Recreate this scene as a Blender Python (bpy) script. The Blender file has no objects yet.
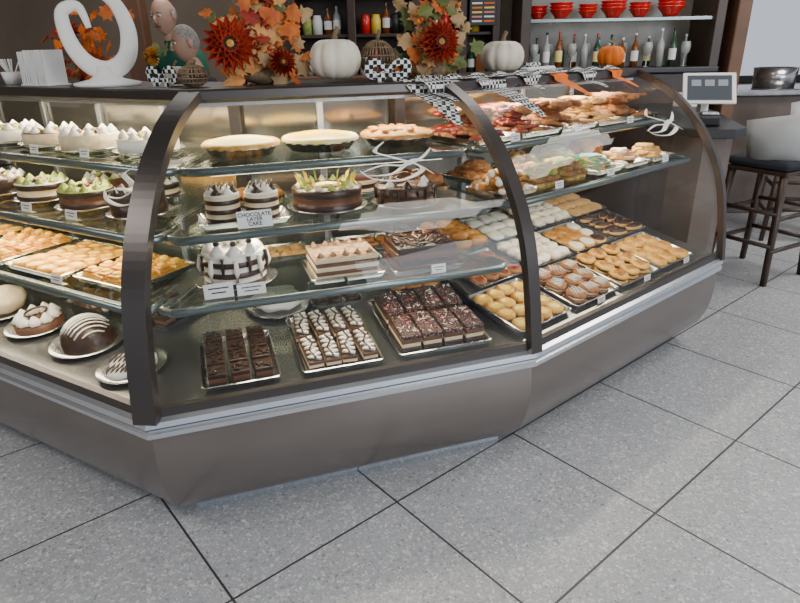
import bpy, bmesh, random
from math import *
from mathutils import Vector, Matrix, noise
random.seed(7)
SC=bpy.context.scene
COL=SC.collection
# ------------------------------------------------------------------ materials
MATS={}
def mk(name,c1,c2=None,scale=25,rough=.55,metal=0,bump=0,bscale=80,coat=0,emit=None,es=0,thr=None,stretch=None):
    if name in MATS: return MATS[name]
    m=bpy.data.materials.new(name); m.use_nodes=True; nt=m.node_tree; N=nt.nodes; L=nt.links
    b=N['Principled BSDF']
    b.inputs['Base Color'].default_value=(*c1,1); b.inputs['Roughness'].default_value=rough
    b.inputs['Metallic'].default_value=metal
    if coat: b.inputs['Coat Weight'].default_value=coat; b.inputs['Coat Roughness'].default_value=.15
    if emit: b.inputs['Emission Color'].default_value=(*emit,1); b.inputs['Emission Strength'].default_value=es
    tc=N.new('ShaderNodeTexCoord'); vec=tc.outputs['Object']
    if stretch:
        mp=N.new('ShaderNodeMapping'); mp.inputs['Scale'].default_value=stretch; L.new(vec,mp.inputs['Vector']); vec=mp.outputs[0]
    if c2:
        n=N.new('ShaderNodeTexNoise'); n.inputs['Scale'].default_value=scale; n.inputs['Detail'].default_value=4
        r=N.new('ShaderNodeValToRGB'); a,c=(thr if thr else (.35,.65))
        r.color_ramp.elements[0].position=a; r.color_ramp.elements[1].position=c
        r.color_ramp.elements[0].color=(*c1,1); r.color_ramp.elements[1].color=(*c2,1)
        L.new(vec,n.inputs['Vector']); L.new(n.outputs['Fac'],r.inputs['Fac']); L.new(r.outputs['Color'],b.inputs['Base Color'])
    if bump:
        n2=N.new('ShaderNodeTexNoise'); n2.inputs['Scale'].default_value=bscale; n2.inputs['Detail'].default_value=5
        bp=N.new('ShaderNodeBump'); bp.inputs['Strength'].default_value=bump; bp.inputs['Distance'].default_value=.01
        L.new(vec,n2.inputs['Vector']); L.new(n2.outputs['Fac'],bp.inputs['Height']); L.new(bp.outputs['Normal'],b.inputs['Normal'])
    MATS[name]=m; return m
def mk_check(name,a,b_,scale):
    m=bpy.data.materials.new(name); m.use_nodes=True; nt=m.node_tree; N=nt.nodes; L=nt.links
    b=N['Principled BSDF']; b.inputs['Roughness'].default_value=.9
    tc=N.new('ShaderNodeTexCoord'); ck=N.new('ShaderNodeTexChecker'); ck.inputs['Scale'].default_value=scale
    ck.inputs['Color1'].default_value=(*a,1); ck.inputs['Color2'].default_value=(*b_,1)
    L.new(tc.outputs['Object'],ck.inputs['Vector']); L.new(ck.outputs['Color'],b.inputs['Base Color'])
    return m
def mk_glass(name,tint,refl=.9,base=.04):
    m=bpy.data.materials.new(name); m.use_nodes=True; nt=m.node_tree; N=nt.nodes; L=nt.links
    N.remove(N['Principled BSDF']); out=N['Material Output']
    tr=N.new('ShaderNodeBsdfTransparent'); tr.inputs[0].default_value=(*tint,1)
    gl=N.new('ShaderNodeBsdfGlossy'); gl.inputs['Roughness'].default_value=.02; gl.inputs['Color'].default_value=(refl,refl,refl,1)
    fr=N.new('ShaderNodeLayerWeight'); fr.inputs['Blend'].default_value=.12
    ml=N.new('ShaderNodeMath'); ml.operation='MULTIPLY_ADD'; ml.inputs[1].default_value=.6; ml.inputs[2].default_value=base
    mx=N.new('ShaderNodeMixShader')
    L.new(fr.outputs['Fresnel'],ml.inputs[0]); L.new(ml.outputs[0],mx.inputs[0]); L.new(tr.outputs[0],mx.inputs[1]); L.new(gl.outputs[0],mx.inputs[2]); L.new(mx.outputs[0],out.inputs[0])
    return m
glass=mk_glass('glass_clear',(.98,.985,.98),.9,.02)
glass_sh=mk_glass('glass_shelf',(.88,.94,.91),.9,.05)
bronze=mk('bronze_skirt',(.225,.197,.184),(.262,.232,.218),2.2,.24,.80,.01,20)
frame=mk('frame_dark',(.080,.070,.067),None,rough=.33,metal=.7)
alum=mk('aluminium',(.68,.71,.76),None,rough=.24,metal=.85)
alum2=mk('aluminium_groove',(.08,.08,.09),None,rough=.5)
steel=mk('steel',(.42,.42,.43),(.60,.60,.60),12,.22,.95)
mirror=mk('back_door_steel',(.26,.245,.21),(.34,.32,.27),3,.14,.85)
deckm=mk('deck_steel',(.15,.15,.15),(.20,.20,.195),5,.22,.8)
white=mk('white_paint',(.82,.81,.78),rough=.6)
paper=mk('paper_white',(.80,.80,.79),rough=.8)
black=mk('black_plastic',(.015,.015,.017),rough=.4)
ink=mk('ink',(.02,.02,.02),rough=.8)
choc=mk('chocolate',(.026,.011,.006),(.046,.019,.009),30,.38,0,.3,60,.15)
chocm=mk('milk_chocolate',(.10,.038,.016),(.15,.062,.027),30,.5,0,.3,80)
cream=mk('cream',(.76,.64,.44),(.68,.54,.33),40,.6,0,.3,60)
icing=mk('white_icing',(.80,.77,.70),rough=.45)
gold=mk('golden_pastry',(.62,.27,.030),(.38,.13,.014),35,.45,0,.6,70,.2)
gold2=mk('pale_pastry',(.74,.43,.09),(.54,.26,.04),35,.55,0,.6,70)
glow=mk('glazed_golden_pastry',(.72,.40,.035),(.46,.17,.012),28,.4,0,.7,60,.25)
cook=mk('cookie_tan',(.54,.28,.08),(.68,.41,.15),45,.7,0,.7,110)
cookb=mk('cookie_brown',(.24,.092,.026),(.36,.155,.05),45,.7,0,.7,110)
redb=mk('cherry_pastry',(.26,.03,.015),(.15,.022,.010),40,.4,0,.5,60,.3)
yellow=mk('custard',(.90,.54,.02),(.84,.62,.08),12,.35,0,.1,40,.3)
lemon=mk('lemon_cream',(.86,.66,.17),(.87,.77,.40),14,.5,0,.3,40)
cocoa=mk('cocoa_dust',(.20,.09,.04),(.48,.33,.20),60,.9,0,.5,120)
teal=mk('teal_icing',(.01,.28,.25),rough=.4)
pink=mk('pink_icing',(.72,.20,.20),rough=.5)
greenp=mk('pistachio',(.24,.33,.045),(.46,.49,.13),50,.7,0,.5,90)
powder=mk('powdered_sugar',(.86,.80,.70),(.68,.43,.20),30,.9,0,.5,90,thr=(.50,.70))
sprk=mk('sprinkled_chocolate',(.03,.012,.008),(.62,.38,.36),190,.6,0,.6,150,thr=(.585,.62))
redm=mk('red_ceramic',(.62,.015,.012),rough=.25,coat=.5)
orange=mk('orange_felt',(.85,.20,.01),(.72,.13,.005),30,.8)
rust=mk('rust_petal',(.30,.016,.008),(.50,.05,.012),20,.7)
orleaf=mk('orange_leaf',(.62,.17,.018),(.42,.08,.012),25,.7)
peach=mk('peach_leaf',(.66,.34,.13),(.60,.24,.06),25,.8)
redleaf=mk('red_leaf',(.36,.03,.012),(.24,.02,.01),25,.7)
tanleaf=mk('tan_leaf',(.36,.22,.09),(.46,.31,.15),25,.8)
grleaf=mk('green_leaf',(.07,.11,.025),(.16,.17,.04),25,.7)
seed=mk('flower_centre',(.02,.010,.006),(.07,.03,.01),120,.9,0,1,150)
twig=mk('twig',(.16,.10,.055),(.25,.17,.10),60,.9)
pumpw=mk('white_pumpkin_skin',(.80,.73,.60),(.69,.61,.47),8,.45)
check=mk_check('gingham',(.015,.015,.015),(.80,.80,.78),70)
wood=mk('dark_wood',(.030,.016,.010),(.05,.026,.015),5,.4)
woodm=mk('mid_wood',(.11,.050,.026),(.15,.070,.036),6,.5)
taupe=mk('taupe_panel',(.10,.075,.06),(.13,.10,.085),6,.5)
skin_m=mk('skin',(.46,.27,.195),(.52,.31,.225),10,.5)
hair_g=mk('grey_hair',(.20,.18,.165),(.32,.30,.28),60,.9)
green_c=mk('green_cloth',(.010,.10,.065),rough=.9)
dark_c=mk('dark_cloth',(.02,.022,.028),rough=.9)
lamp_w=mk('lamp_tube',(1,1,1),emit=(1,.93,.78),es=8)
lamp_s=mk('lamp_shelf_tube',(.8,.8,.8),emit=(1,.93,.80),es=2.6)
lamp_y=mk('lamp_tube_warm',(1,1,1),emit=(1,.74,.32),es=6)
bottle_a=mk('bottle_amber',(.20,.06,.01),rough=.1,coat=.5)
bottle_c=mk('bottle_clear',(.36,.38,.36),rough=.08,coat=.5)
bottle_g=mk('bottle_green',(.02,.07,.03),rough=.1,coat=.5)
grey_s=mk('grey_shell',(.40,.40,.39),rough=.45)
wallm=mk('wall_paint',(.20,.155,.115),(.24,.19,.145),2,.9)
# ------------------------------------------------------------------ mesh builder
def T(x=0,y=0,z=0,rz=0,rx=0,ry=0,s=1):
    return Matrix.Translation((x,y,z))@Matrix.Rotation(rz,4,'Z')@Matrix.Rotation(ry,4,'Y')@Matrix.Rotation(rx,4,'X')@Matrix.Scale(s,4)
I4=Matrix.Identity(4)
class MB:
    def __init__(s): s.v=[];s.f=[];s.m=[];s.sm=[];s.mats=[]
    def mi(s,m):
        if m not in s.mats: s.mats.append(m)
        return s.mats.index(m)
    def add(s,vs,fs,mat,M=None,smooth=True):
        o=len(s.v); M=M or I4
        s.v+=[tuple(M@Vector(v)) for v in vs]
        for i,f in enumerate(fs):
            s.f.append(tuple(o+k for k in f)); s.m.append(s.mi(mat[i] if isinstance(mat,list) else mat)); s.sm.append(smooth)
    def lathe(s,prof,mat,M=None,seg=20,mod=None,smooth=True):
        vs=[];fs=[];ms=[]
        n=len(prof)
        for i,(r,z) in enumerate(prof):
            for j in range(seg):
                a=2*pi*j/seg; k=mod(a,i) if mod else 1
                vs.append((r*k*cos(a),r*k*sin(a),z))
        for i in range(n-1):
            for j in range(seg):
                k=(j+1)%seg
                fs.append((i*seg+j,i*seg+k,(i+1)*seg+k,(i+1)*seg+j)); ms.append(mat[i] if isinstance(mat,list) else mat)
        s.add(vs,fs,ms,M,smooth)
    def rbox(s,sx,sy,sz,r,mat,M=None,smooth=False,topmat=None):
        hx,hy,hz=sx/2,sy/2,sz/2; r=min(r,hx*.99,hy*.99,hz*.99)
        def cs(h): return [-h,-h+r,h-r,h]
        idx={};vs=[];fs=[];ms=[]
        def vid(x,y,z):
            k=(round(x,6),round(y,6),round(z,6))
            if k not in idx:
                c=Vector((max(-hx+r,min(hx-r,x)),max(-hy+r,min(hy-r,y)),max(-hz+r,min(hz-r,z))))
                d=Vector((x,y,z))-c
                if d.length>1e-9: d=d.normalized()*r
                idx[k]=len(vs); vs.append(tuple(c+d))
            return idx[k]
        X,Y,Z=cs(hx),cs(hy),cs(hz)
        for i in range(3):
            for j in range(3):
                for q,sg in ((3,1),(0,-1)):
                    a=[vid(X[i],Y[j],Z[q]),vid(X[i+1],Y[j],Z[q]),vid(X[i+1],Y[j+1],Z[q]),vid(X[i],Y[j+1],Z[q])]
                    fs.append(tuple(a if sg>0 else a[::-1])); ms.append(topmat if (topmat and sg>0) else mat)
                    a=[vid(X[q],Y[i],Z[j]),vid(X[q],Y[i+1],Z[j]),vid(X[q],Y[i+1],Z[j+1]),vid(X[q],Y[i],Z[j+1])]
                    fs.append(tuple(a if sg>0 else a[::-1])); ms.append(mat)
                    a=[vid(X[i],Y[q],Z[j]),vid(X[i],Y[q],Z[j+1]),vid(X[i+1],Y[q],Z[j+1]),vid(X[i+1],Y[q],Z[j])]
                    fs.append(tuple(a if sg>0 else a[::-1])); ms.append(mat)
        s.add(vs,fs,ms,M,smooth)
    def tube(s,pts,rad,mat,M=None,seg=8,flat=1,closed=False,up=(0,0,1)):
        n=len(pts); pts=[Vector(p) for p in pts]; vs=[];fs=[]
        for i,p in enumerate(pts):
            a=pts[(i-1)%n] if (closed or i>0) else p; b=pts[(i+1)%n] if (closed or i<n-1) else p
            t=(b-a); t=t.normalized() if t.length>1e-9 else Vector((0,0,1))
            u=Vector(up).cross(t)
            if u.length<.05: u=Vector((1,0,0)).cross(t)
            u.normalize(); w=t.cross(u)
            r=rad[i] if isinstance(rad,(list,tuple)) else rad
            for j in range(seg):
                q=2*pi*j/seg; vs.append(tuple(p+u*(r*cos(q))+w*(r*flat*sin(q))))
        for i in range(n if closed else n-1):
            k=(i+1)%n
            for j in range(seg):
                l=(j+1)%seg; fs.append((i*seg+j,i*seg+l,k*seg+l,k*seg+j))
        if not closed:
            fs.append(tuple(range(seg))[::-1]); fs.append(tuple((n-1)*seg+j for j in range(seg)))
        s.add(vs,fs,mat,M)
    def blob(s,rx,ry,rz,mat,M=None,n=.08,seed=0,seg=12,rings=7,freq=3):
        vs=[(0,0,-rz)];fs=[]
        for i in range(1,rings):
            ph=-pi/2+pi*i/rings
            for j in range(seg):
                a=2*pi*j/seg; d=Vector((cos(ph)*cos(a),cos(ph)*sin(a),sin(ph)))
                k=1+n*noise.noise(d*freq*.5+Vector((seed*3.1,seed,0)))*2
                vs.append((d.x*rx*k,d.y*ry*k,d.z*rz*k))
        vs.append((0,0,rz)); e=len(vs)-1
        for j in range(seg):
            l=(j+1)%seg
            fs.append((0,1+l,1+j)); fs.append((e,1+(rings-2)*seg+j,1+(rings-2)*seg+l))
            for i in range(rings-2):
                fs.append((1+i*seg+j,1+i*seg+l,1+(i+1)*seg+l,1+(i+1)*seg+j))
        s.add(vs,fs,mat,M)
    def loft(s,loops,mat,M=None,cap0=True,cap1=True,smooth=False):
        n=len(loops[0]);vs=[];fs=[];ms=[]
        for lp in loops: vs+=list(lp)
        for i in range(len(loops)-1):
            for j in range(n):
                k=(j+1)%n; fs.append((i*n+j,i*n+k,(i+1)*n+k,(i+1)*n+j)); ms.append(mat)
        if cap0: fs.append(tuple(range(n))[::-1]); ms.append(mat)
        if cap1: fs.append(tuple((len(loops)-1)*n+j for j in range(n))); ms.append(mat)
        s.add(vs,fs,ms,M,smooth)
    def obj(s,name,parent=None,loc=(0,0,0),rot=(0,0,0)):
        me=bpy.data.meshes.new(name); me.from_pydata(s.v,[],s.f)
        for m in s.mats: me.materials.append(m)
        me.polygons.foreach_set('material_index',s.m); me.polygons.foreach_set('use_smooth',s.sm); me.update()
        bm=bmesh.new(); bm.from_mesh(me); bmesh.ops.recalc_face_normals(bm,faces=bm.faces); bm.to_mesh(me); bm.free()
        o=bpy.data.objects.new(name,me); COL.objects.link(o); o.location=loc; o.rotation_euler=rot
        if parent: o.parent=parent
        return o
def empty(name,loc=(0,0,0),rot=(0,0,0)):
    e=bpy.data.objects.new(name,None); COL.objects.link(e); e.location=loc; e.rotation_euler=rot; e.empty_display_size=.1; return e
def rr(w,l,r,z,n=4):
    out=[]
    for cx,cy,a0 in ((w/2-r,l/2-r,0),(-w/2+r,l/2-r,pi/2),(-w/2+r,-l/2+r,pi),(w/2-r,-l/2+r,1.5*pi)):
        for i in range(n+1):
            a=a0+pi/2*i/n; out.append((cx+r*cos(a),cy+r*sin(a),z))
    return out
# ------------------------------------------------------------------ display case geometry
A=Vector((-.72,1.46,0)); Bc=Vector((.45,1.84,0)); aL=radians(-30); aM=atan2(.38,1.17); aR=radians(40)
LM=(Bc-A).length; LR=1.42; LL=2.1
P0=A-LL*Vector((cos(aL),sin(aL),0)); Cc=Bc+LR*Vector((cos(aR),sin(aR),0))
PV=[P0,A,Bc,Cc]; AN=[aL,aM,aR]
FAC={'L':(A,aL,0),'M':(A,aM,1),'R':(Bc,aR,2)}
def tn(a): return Vector((cos(a),sin(a),0)),Vector((-sin(a),cos(a),0))
def miter(i):
    if i==0: return tn(aL)[1]
    if i==3: return tn(aR)[1]
    n1=tn(AN[i-1])[1]; n2=tn(AN[i])[1]; return (n1+n2)/(1+n1.dot(n2))
def cor(i,d,z): 
    p=PV[i]+miter(i)*d; return Vector((p.x,p.y,z))
def FP(k,s,d,z):
    P,a,_=FAC[k]; t,n=tn(a); p=P+t*s+n*d; return Vector((p.x,p.y,z))
def sweep(b,prof,mat,i0=0,i1=3,closed=True,caps=True,smooth=False):
    n=len(prof); vs=[];fs=[]
    for i in range(i0,i1+1): vs+=[tuple(cor(i,d,z)) for d,z in prof]
    m=i1-i0+1
    for i in range(m-1):
        for j in range(n if closed else n-1):
            k=(j+1)%n; fs.append((i*n+j,(i+1)*n+j,(i+1)*n+k,i*n+k))
    if closed and caps:
        fs.append(tuple(range(n))); fs.append(tuple((m-1)*n+j for j in range(n))[::-1])
    b.add(vs,fs,mat,None,smooth)
keys=[(0.0,.455),(.028,.65),(.07,.83),(.145,.98),(.25,1.11),(.385,1.215),(.545,1.285)]
def catmull(ks,sub=5):
    out=[]
    for i in range(len(ks)-1):
        p0=Vector(ks[max(i-1,0)]);p1=Vector(ks[i]);p2=Vector(ks[i+1]);p3=Vector(ks[min(i+2,len(ks)-1)])
        for j in range(sub):
            t=j/sub; out.append(tuple(.5*((2*p1)+(-p0+p2)*t+(2*p0-5*p1+4*p2-p3)*t*t+(-p0+3*p1-3*p2+p3)*t**3)))
    out.append(ks[-1]); return out
GP=catmull(keys,7)
def gz(z):
    for a,b in zip(GP,GP[1:]):
        if a[1]<=z<=b[1]: return a[0]+(b[0]-a[0])*(z-a[1])/(b[1]-a[1])
    return 0
case=empty('bakery_display_case')
b=MB()
sk=catmull([(0.0,.405),(-.004,.33),(.0,.25),(.016,.18),(.048,.11),(.095,.065),(.155,.042)],7)
sweep(b,sk+[(.30,.042),(.30,.405)],bronze)
b.obj('lower_skirt',case)
b=MB(); sweep(b,[(.158,0.0),(.158,.05),(.80,.05),(.80,0.0)],alum,0,2); sweep(b,[(.17,0.0),(.17,.05),(.80,.05),(.80,0.0)],frame,2,3); b.obj('kick_plate',case)
b=MB(); sweep(b,[(.29,.05),(.29,.44),(.93,.44),(.93,.05)],frame); b.obj('base_cabinet',case)
b=MB()
sweep(b,[(-.010,.400),(-.020,.406),(-.022,.422),(-.012,.430),(.02,.430),(.02,.400)],alum)
sweep(b,[(-.006,.430),(-.006,.434),(.02,.434),(.02,.430)],alum2)
sweep(b,[(-.012,.434),(-.022,.440),(-.018,.456),(-.004,.464),(.02,.464),(.02,.434)],alum)
b.obj('bumper_rail',case)
b=MB(); sweep(b,[(-.004,.464),(-.001,.490),(.02,.490),(.02,.464)],frame); b.obj('glass_seal',case)
def facet_quad(k,d0,d1,z0,z1,th,g0=.0,g1=.0):
    i=FAC[k][2]; t,_=tn(AN[i]); 
    out=[]
    for dz in (0,-th):
        out+=[cor(i,d0,z0+dz)+t*g0,cor(i+1,d0,z0+dz)-t*g1,cor(i+1,d1,z1+dz)-t*g1,cor(i,d1,z1+dz)+t*g0]
    return [tuple(v) for v in out]
QF=[(0,1,2,3),(7,6,5,4),(0,4,5,1),(1,5,6,2),(2,6,7,3),(3,7,4,0)]
DECK={'L':(.46,.10),'M':(.46,.10),'R':(.465,.20)}
def dz(k,d): return DECK[k][0]+DECK[k][1]*d
for k in 'LMR':
    b=MB(); b.add(facet_quad(k,.02,.90,dz(k,.02),dz(k,.90),.02),QF,deckm,None,False); b.obj('deck_'+k,case)
SH={'L':[(.74,.10,.66),(.92,.20,.72),(1.09,.34,.84)],'M':[(.74,.10,.66),(.92,.20,.72),(1.09,.34,.84)],'R':[(.92,.20,.74),(1.09,.34,.86)]}
edge=mk('shelf_edge',(.15,.185,.185),None,rough=.22,metal=.6)
for k in 'LMR':
    for n,(z,d0,d1) in enumerate(SH[k]):
        g=.035 if k!='R' else .03
        b=MB(); b.add(facet_quad(k,d0,d1,z,z,.010,g,g),QF,glass_sh,None,False)
        i=FAC[k][2]; t,_=tn(AN[i]); nrm=tn(AN[i])[1]
        p=cor(i,d0,z-.008)+t*g; q=cor(i+1,d0,z-.008)-t*g
        b.tube([p+nrm*.10+t*.03,p+nrm*.03,p+t*.03,q-t*.03,q+nrm*.03,q+nrm*.10-t*.02],.0135,edge,None,10)
        for f in (0.03,.5,.97):
            c=p.lerp(q,f); e2=(cor(i,.88,z-.02)+t*g).lerp(cor(i+1,.88,z-.02)-t*g,f)
            b.tube([c+Vector((0,0,-.008)),e2],.006,frame,None,6)
        b.obj('glass_shelf_%s_%d'%(k,n+1),case)
        b=MB(); yl=(k=='L' and n==1)
        b.tube([p+t*.08+nrm*.05+Vector((0,0,-.018)),q-t*.08+nrm*.05+Vector((0,0,-.018))],.006,lamp_y if yl else lamp_s,None,8); b.obj('shelf_lamp_%s_%d'%(k,n+1),case)
b=MB()
sweep(b,[(.535,1.268),(.530,1.278),(.532,1.304),(.54,1.310),(1.0,1.310),(1.0,1.272)],frame)
b.obj('roof_slab',case)
b=MB(); sweep(b,[(.560,1.255),(.560,1.271),(.60,1.271),(.60,1.255)],alum); b.obj('roof_inner_rail',case)
b=MB()
sweep(b,[(.925,.44),(.925,1.272),(.94,1.272),(.94,.44)],mirror)
b.obj('back_panel',case)
b=MB()
for k in 'LMR':
    i=FAC[k][2]; Ltot=(cor(i+1,.92,0)-cor(i,.92,0)).length; nd=max(2,round(Ltot/.45))
    for j in range(nd+1):
        p=cor(i,.915,.5).lerp(cor(i+1,.915,.5),j/nd)
        b.rbox(.03,.02,.80,.004,alum,Matrix.Translation((p.x,p.y,.87))@Matrix.Rotation(AN[i],4,'Z'))
    for z in (.62,1.255): 
        p=cor(i,.915,z);q=cor(i+1,.915,z); b.tube([p,q],.010,alum,None,6)
b.obj('back_door_frames',case)
b=MB(); sweep(b,GP,glass,closed=False,smooth=False)
o=b.obj('curved_glass',case)
for i,w,nm in ((0,.04,'arch_end_a'),(1,.068,'arch_near'),(2,.046,'arch_mid'),(3,.03,'arch_end_b')):
    b=MB(); m=miter(i); tdir=Vector((m.y,-m.x,0)).normalized(); vs=[];fs=[]
    pr=GP
    for j,(d,z) in enumerate(pr):
        a=pr[max(j-1,0)];c=pr[min(j+1,len(pr)-1)]; tg=Vector((c[0]-a[0],c[1]-a[1])).normalized(); nn=Vector((tg.y,-tg.x))*-1
        for off in (-.008,.022):
            dd=d+nn.x*off; zz=z+nn.y*off
            for sg in (-1,1):
                p=cor(i,dd,zz)+tdir*sg*w/2; vs.append(tuple(p))
    for j in range(len(pr)-1):
        o=j*4; q=o+4
        fs+=[(o,o+1,q+1,q),(o+2,q+2,q+3,o+3),(o,q,q+2,o+2),(o+1,o+3,q+3,q+1)]
    b.add(vs,fs,frame,None,False); b.obj(nm,case)
    if i in(1,2):
        b=MB(); p=cor(i,.90,.87); b.rbox(.05,.05,.82,.005,frame,Matrix.Translation(p)@Matrix.Rotation(atan2(m.y,m.x),4,'Z')); b.obj(nm+'_rear_post',case)
for i,nm in ((0,'end_glass_a'),(3,'end_glass_b')):
    b=MB(); vs=[tuple(cor(i,d,z)) for d,z in GP]+[tuple(cor(i,.93,1.285)),tuple(cor(i,.93,.455))]
    b.add(vs,[tuple(range(len(vs)))],glass,None,False); b.obj(nm,case)
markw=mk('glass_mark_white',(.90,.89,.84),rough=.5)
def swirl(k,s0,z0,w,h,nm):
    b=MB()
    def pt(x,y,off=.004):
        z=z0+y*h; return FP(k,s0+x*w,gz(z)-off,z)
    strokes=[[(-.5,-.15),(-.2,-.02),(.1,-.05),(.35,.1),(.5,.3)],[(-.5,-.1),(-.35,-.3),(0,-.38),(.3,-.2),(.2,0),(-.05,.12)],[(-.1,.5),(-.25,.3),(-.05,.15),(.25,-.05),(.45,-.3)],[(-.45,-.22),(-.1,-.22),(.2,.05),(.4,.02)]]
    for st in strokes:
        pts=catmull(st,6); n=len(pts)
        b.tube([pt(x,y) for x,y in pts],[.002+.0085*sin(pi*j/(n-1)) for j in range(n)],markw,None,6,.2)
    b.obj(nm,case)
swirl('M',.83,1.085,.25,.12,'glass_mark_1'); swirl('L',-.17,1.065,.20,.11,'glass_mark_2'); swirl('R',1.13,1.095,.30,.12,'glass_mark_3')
# ------------------------------------------------------------------ pastry parts
def tray(b,w,l,M=None,mat=None,h=.018):
    b.loft([rr(w-.02,l-.02,.012,0),rr(w,l,.015,h),rr(w-.008,l-.008,.013,h+.001),rr(w-.03,l-.03,.01,.004)],mat or steel,M)
def plate(b,r,M=None,mat=None,h=.014):
    b.lathe([(0.001,0),(r*.6,0),(r,h),(r*.985,h+.002),(r*.62,.004),(.001,.004)],mat or steel,M,28)
def dollop(b,M,r,mat):
    b.lathe([(r,0),(r*1.05,r*.35),(r*.75,r*.8),(r*.4,r*1.25),(.001,r*1.6)],mat,M,12,lambda a,i:1+.13*cos(6*a+i*.7))
def cookie(b,M,r,mat,h=.014,seg=12):
    sd=random.random()*9
    b.lathe([(.001,0),(r*.9,0),(r,h*.35),(r*.88,h*.8),(r*.4,h),(.001,h*1.02)],mat,M,seg,lambda a,i:1+.05*sin(3*a+sd)+.03*sin(7*a+sd*2))
def sandwich(b,M,r,m1,m2):
    cookie(b,M,r,m1,.013,16); cookie(b,M@T(0,0,.012),r*.9,m2,.010,14); cookie(b,M@T(0,0,.020),r,m1,.016,16)
def drizzle(b,M,w,l,z,mat,n=5,r=.0025):
    pts=[]
    for i in range(n*2+1):
        x=-w/2+w*i/(n*2); pts.append((x,(l/2 if i%2 else -l/2),z))
    b.tube(pts,r,mat,M,5)
def danish(b,M,r,m1,m2):
    b.lathe([(.001,0),(r*.85,0),(r,r*.25),(r*.85,r*.5),(r*.55,r*.5),(r*.45,r*.40),(.001,r*.46)],[m1,m1,m1,m1,m2,m2],M,14,lambda a,i:1+.07*sin(5*a+i))
def roll(b,M,l,r,mat,bend=.3):
    n=9; pts=[];rad=[]
    for i in range(n):
        t=i/(n-1)-.5; pts.append((t*l,bend*l*(t*t)*2,r*.85)); rad.append(r*(1-.75*(2*abs(t))**2.5)*(1+.14*(i%2)))
    b.tube(pts,rad,mat,M,9)
def puff(b,M,w,l,mat):
    for q in range(3):
        k=1-.13*q; b.rbox(w*k,l*k,.012,.005,mat,M@T(random.uniform(-.002,.002),random.uniform(-.002,.002),.007+.009*q,random.uniform(-.1,.1)),True)
    b.blob(w*.25,l*.25,.008,yellow,M@T(0,0,.032),.1,1,8,5)
def cannoli(b,M,l,r,m1,m2):
    b.tube([(-l/2,0,r),(0,0,r),(l/2,0,r)],[r,r*.85,r],m1,M,10)
    for sx in (-1,1): b.blob(r*.6,r*.85,r*.85,m2,M@T(sx*l/2,0,r),.1,1,8,5)
def eclair(b,M,l,r,m1,m2):
    b.blob(l/2,r,r*.7,m1,M@T(0,0,r*.65),.05,random.random()*9,14,7)
    b.blob(l/2*.92,r*.85,r*.35,m2,M@T(0,0,r*1.05),.05,2,14,6)
def muffin(b,M,r,m1,m2):
    b.lathe([(.001,0),(r*.7,0),(r*.95,r*1.0)],m1,M,16,lambda a,i:1+.05*cos(16*a))
    b.blob(r*1.1,r*1.1,r*.75,m2,M@T(0,0,r*1.1),.16,random.random()*9,14,8,5)
def barslice(b,M,w,l,h,mats,topm=None):
    n=len(mats)
    for i,m in enumerate(mats):
        k=1 if i%2==0 else .975
        b.rbox(w*k,l*k,h/n,.0025,m,M@T(0,0,h*(i+.5)/n),topmat=(topm if i==n-1 else None))
def fill(b,w,l,nx,ny,fn,z=.004,jit=.15,rj=.4,M=None):
    M=M or I4
    for i in range(nx):
        for j in range(ny):
            x=-w/2+w*(i+.5+random.uniform(-jit,jit)*.5)/nx; y=-l/2+l*(j+.5+random.uniform(-jit,jit)*.5)/ny
            fn(b,M@T(x,y,z,random.uniform(-rj,rj)))
def rcake(b,r,h,mats,M=None,top=None,seg=36):
    M=M or I4; n=len(mats); prof=[(.001,0)];ms=[mats[0]]
    for i,m in enumerate(mats):
        a=h*i/n;c=h*(i+1)/n; k=.97 if i%2 else 1.0
        prof.append((r*k,a+.001));ms.append(m); prof.append((r*k,c-.001)); ms.append(m)
    ms.pop(); ms.append(top or mats[-1]); ms.append(top or mats[-1])
    prof.append((r*.96,h+.002)); prof.append((.001,h+.002))
    b.lathe(prof,ms[:len(prof)-1],M,seg)
def drips(b,r,h,mat,n=16,M=None):
    M=M or I4
    for i in range(n):
        a=2*pi*i/n+random.uniform(-.1,.1); l=random.uniform(.25,.7)*h
        p=[(r*1.01*cos(a),r*1.01*sin(a),h+.001),(r*1.03*cos(a),r*1.03*sin(a),h-.006),(r*1.02*cos(a),r*1.02*sin(a),h-l)]
        b.tube(p,[.004,.0045,.005],mat,M,6)
    b.lathe([(r*.9,h+.003),(r*1.02,h+.001),(r*1.03,h-.004)],mat,M,36)
def place(b,name,k,s,d,z=None,rot=0):
    P,a,_=FAC[k]
    if z is None:
        z=dz(k,d)+.001; tl=atan(DECK[k][1])
    else: tl=0; z=z+.001
    return b.obj(name,None,FP(k,s,d,z),(tl,0,a+rot))
def card(k,s,d,z,w=.07,h=.04,text=None,rot=0,name='price_card',ts=.011):
    P,a,_=FAC[k]
    b=MB(); b.rbox(w,.0016,h,.0006,paper,T(0,0,h/2))
    b.add([(-w/2,0,0),(w/2,0,0),(w/2,.02,0),(-w/2,.02,0)],[(0,1,2,3)],paper,None,False)
    if not text:
        for i in range(2):
            b.rbox(w*(.7-.2*i),.0006,h*.09,.0002,ink,T(0,-.0012,h*(.68-.3*i)))
    o=b.obj(name,None,FP(k,s,d,z+.001),(-.15,0,a+rot))
    if text:
        c=bpy.data.curves.new('card_lettering','FONT'); c.body=text; c.size=ts; c.align_x='CENTER'; c.align_y='CENTER'; c.space_line=.85; c.extrude=.0002; c.offset=.0002
        c.materials.append(ink); to=bpy.data.objects.new('card_lettering',c); COL.objects.link(to); to.parent=o; to.location=(0,-.0018,h/2); to.rotation_euler=(pi/2,0,0)
    return o
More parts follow.
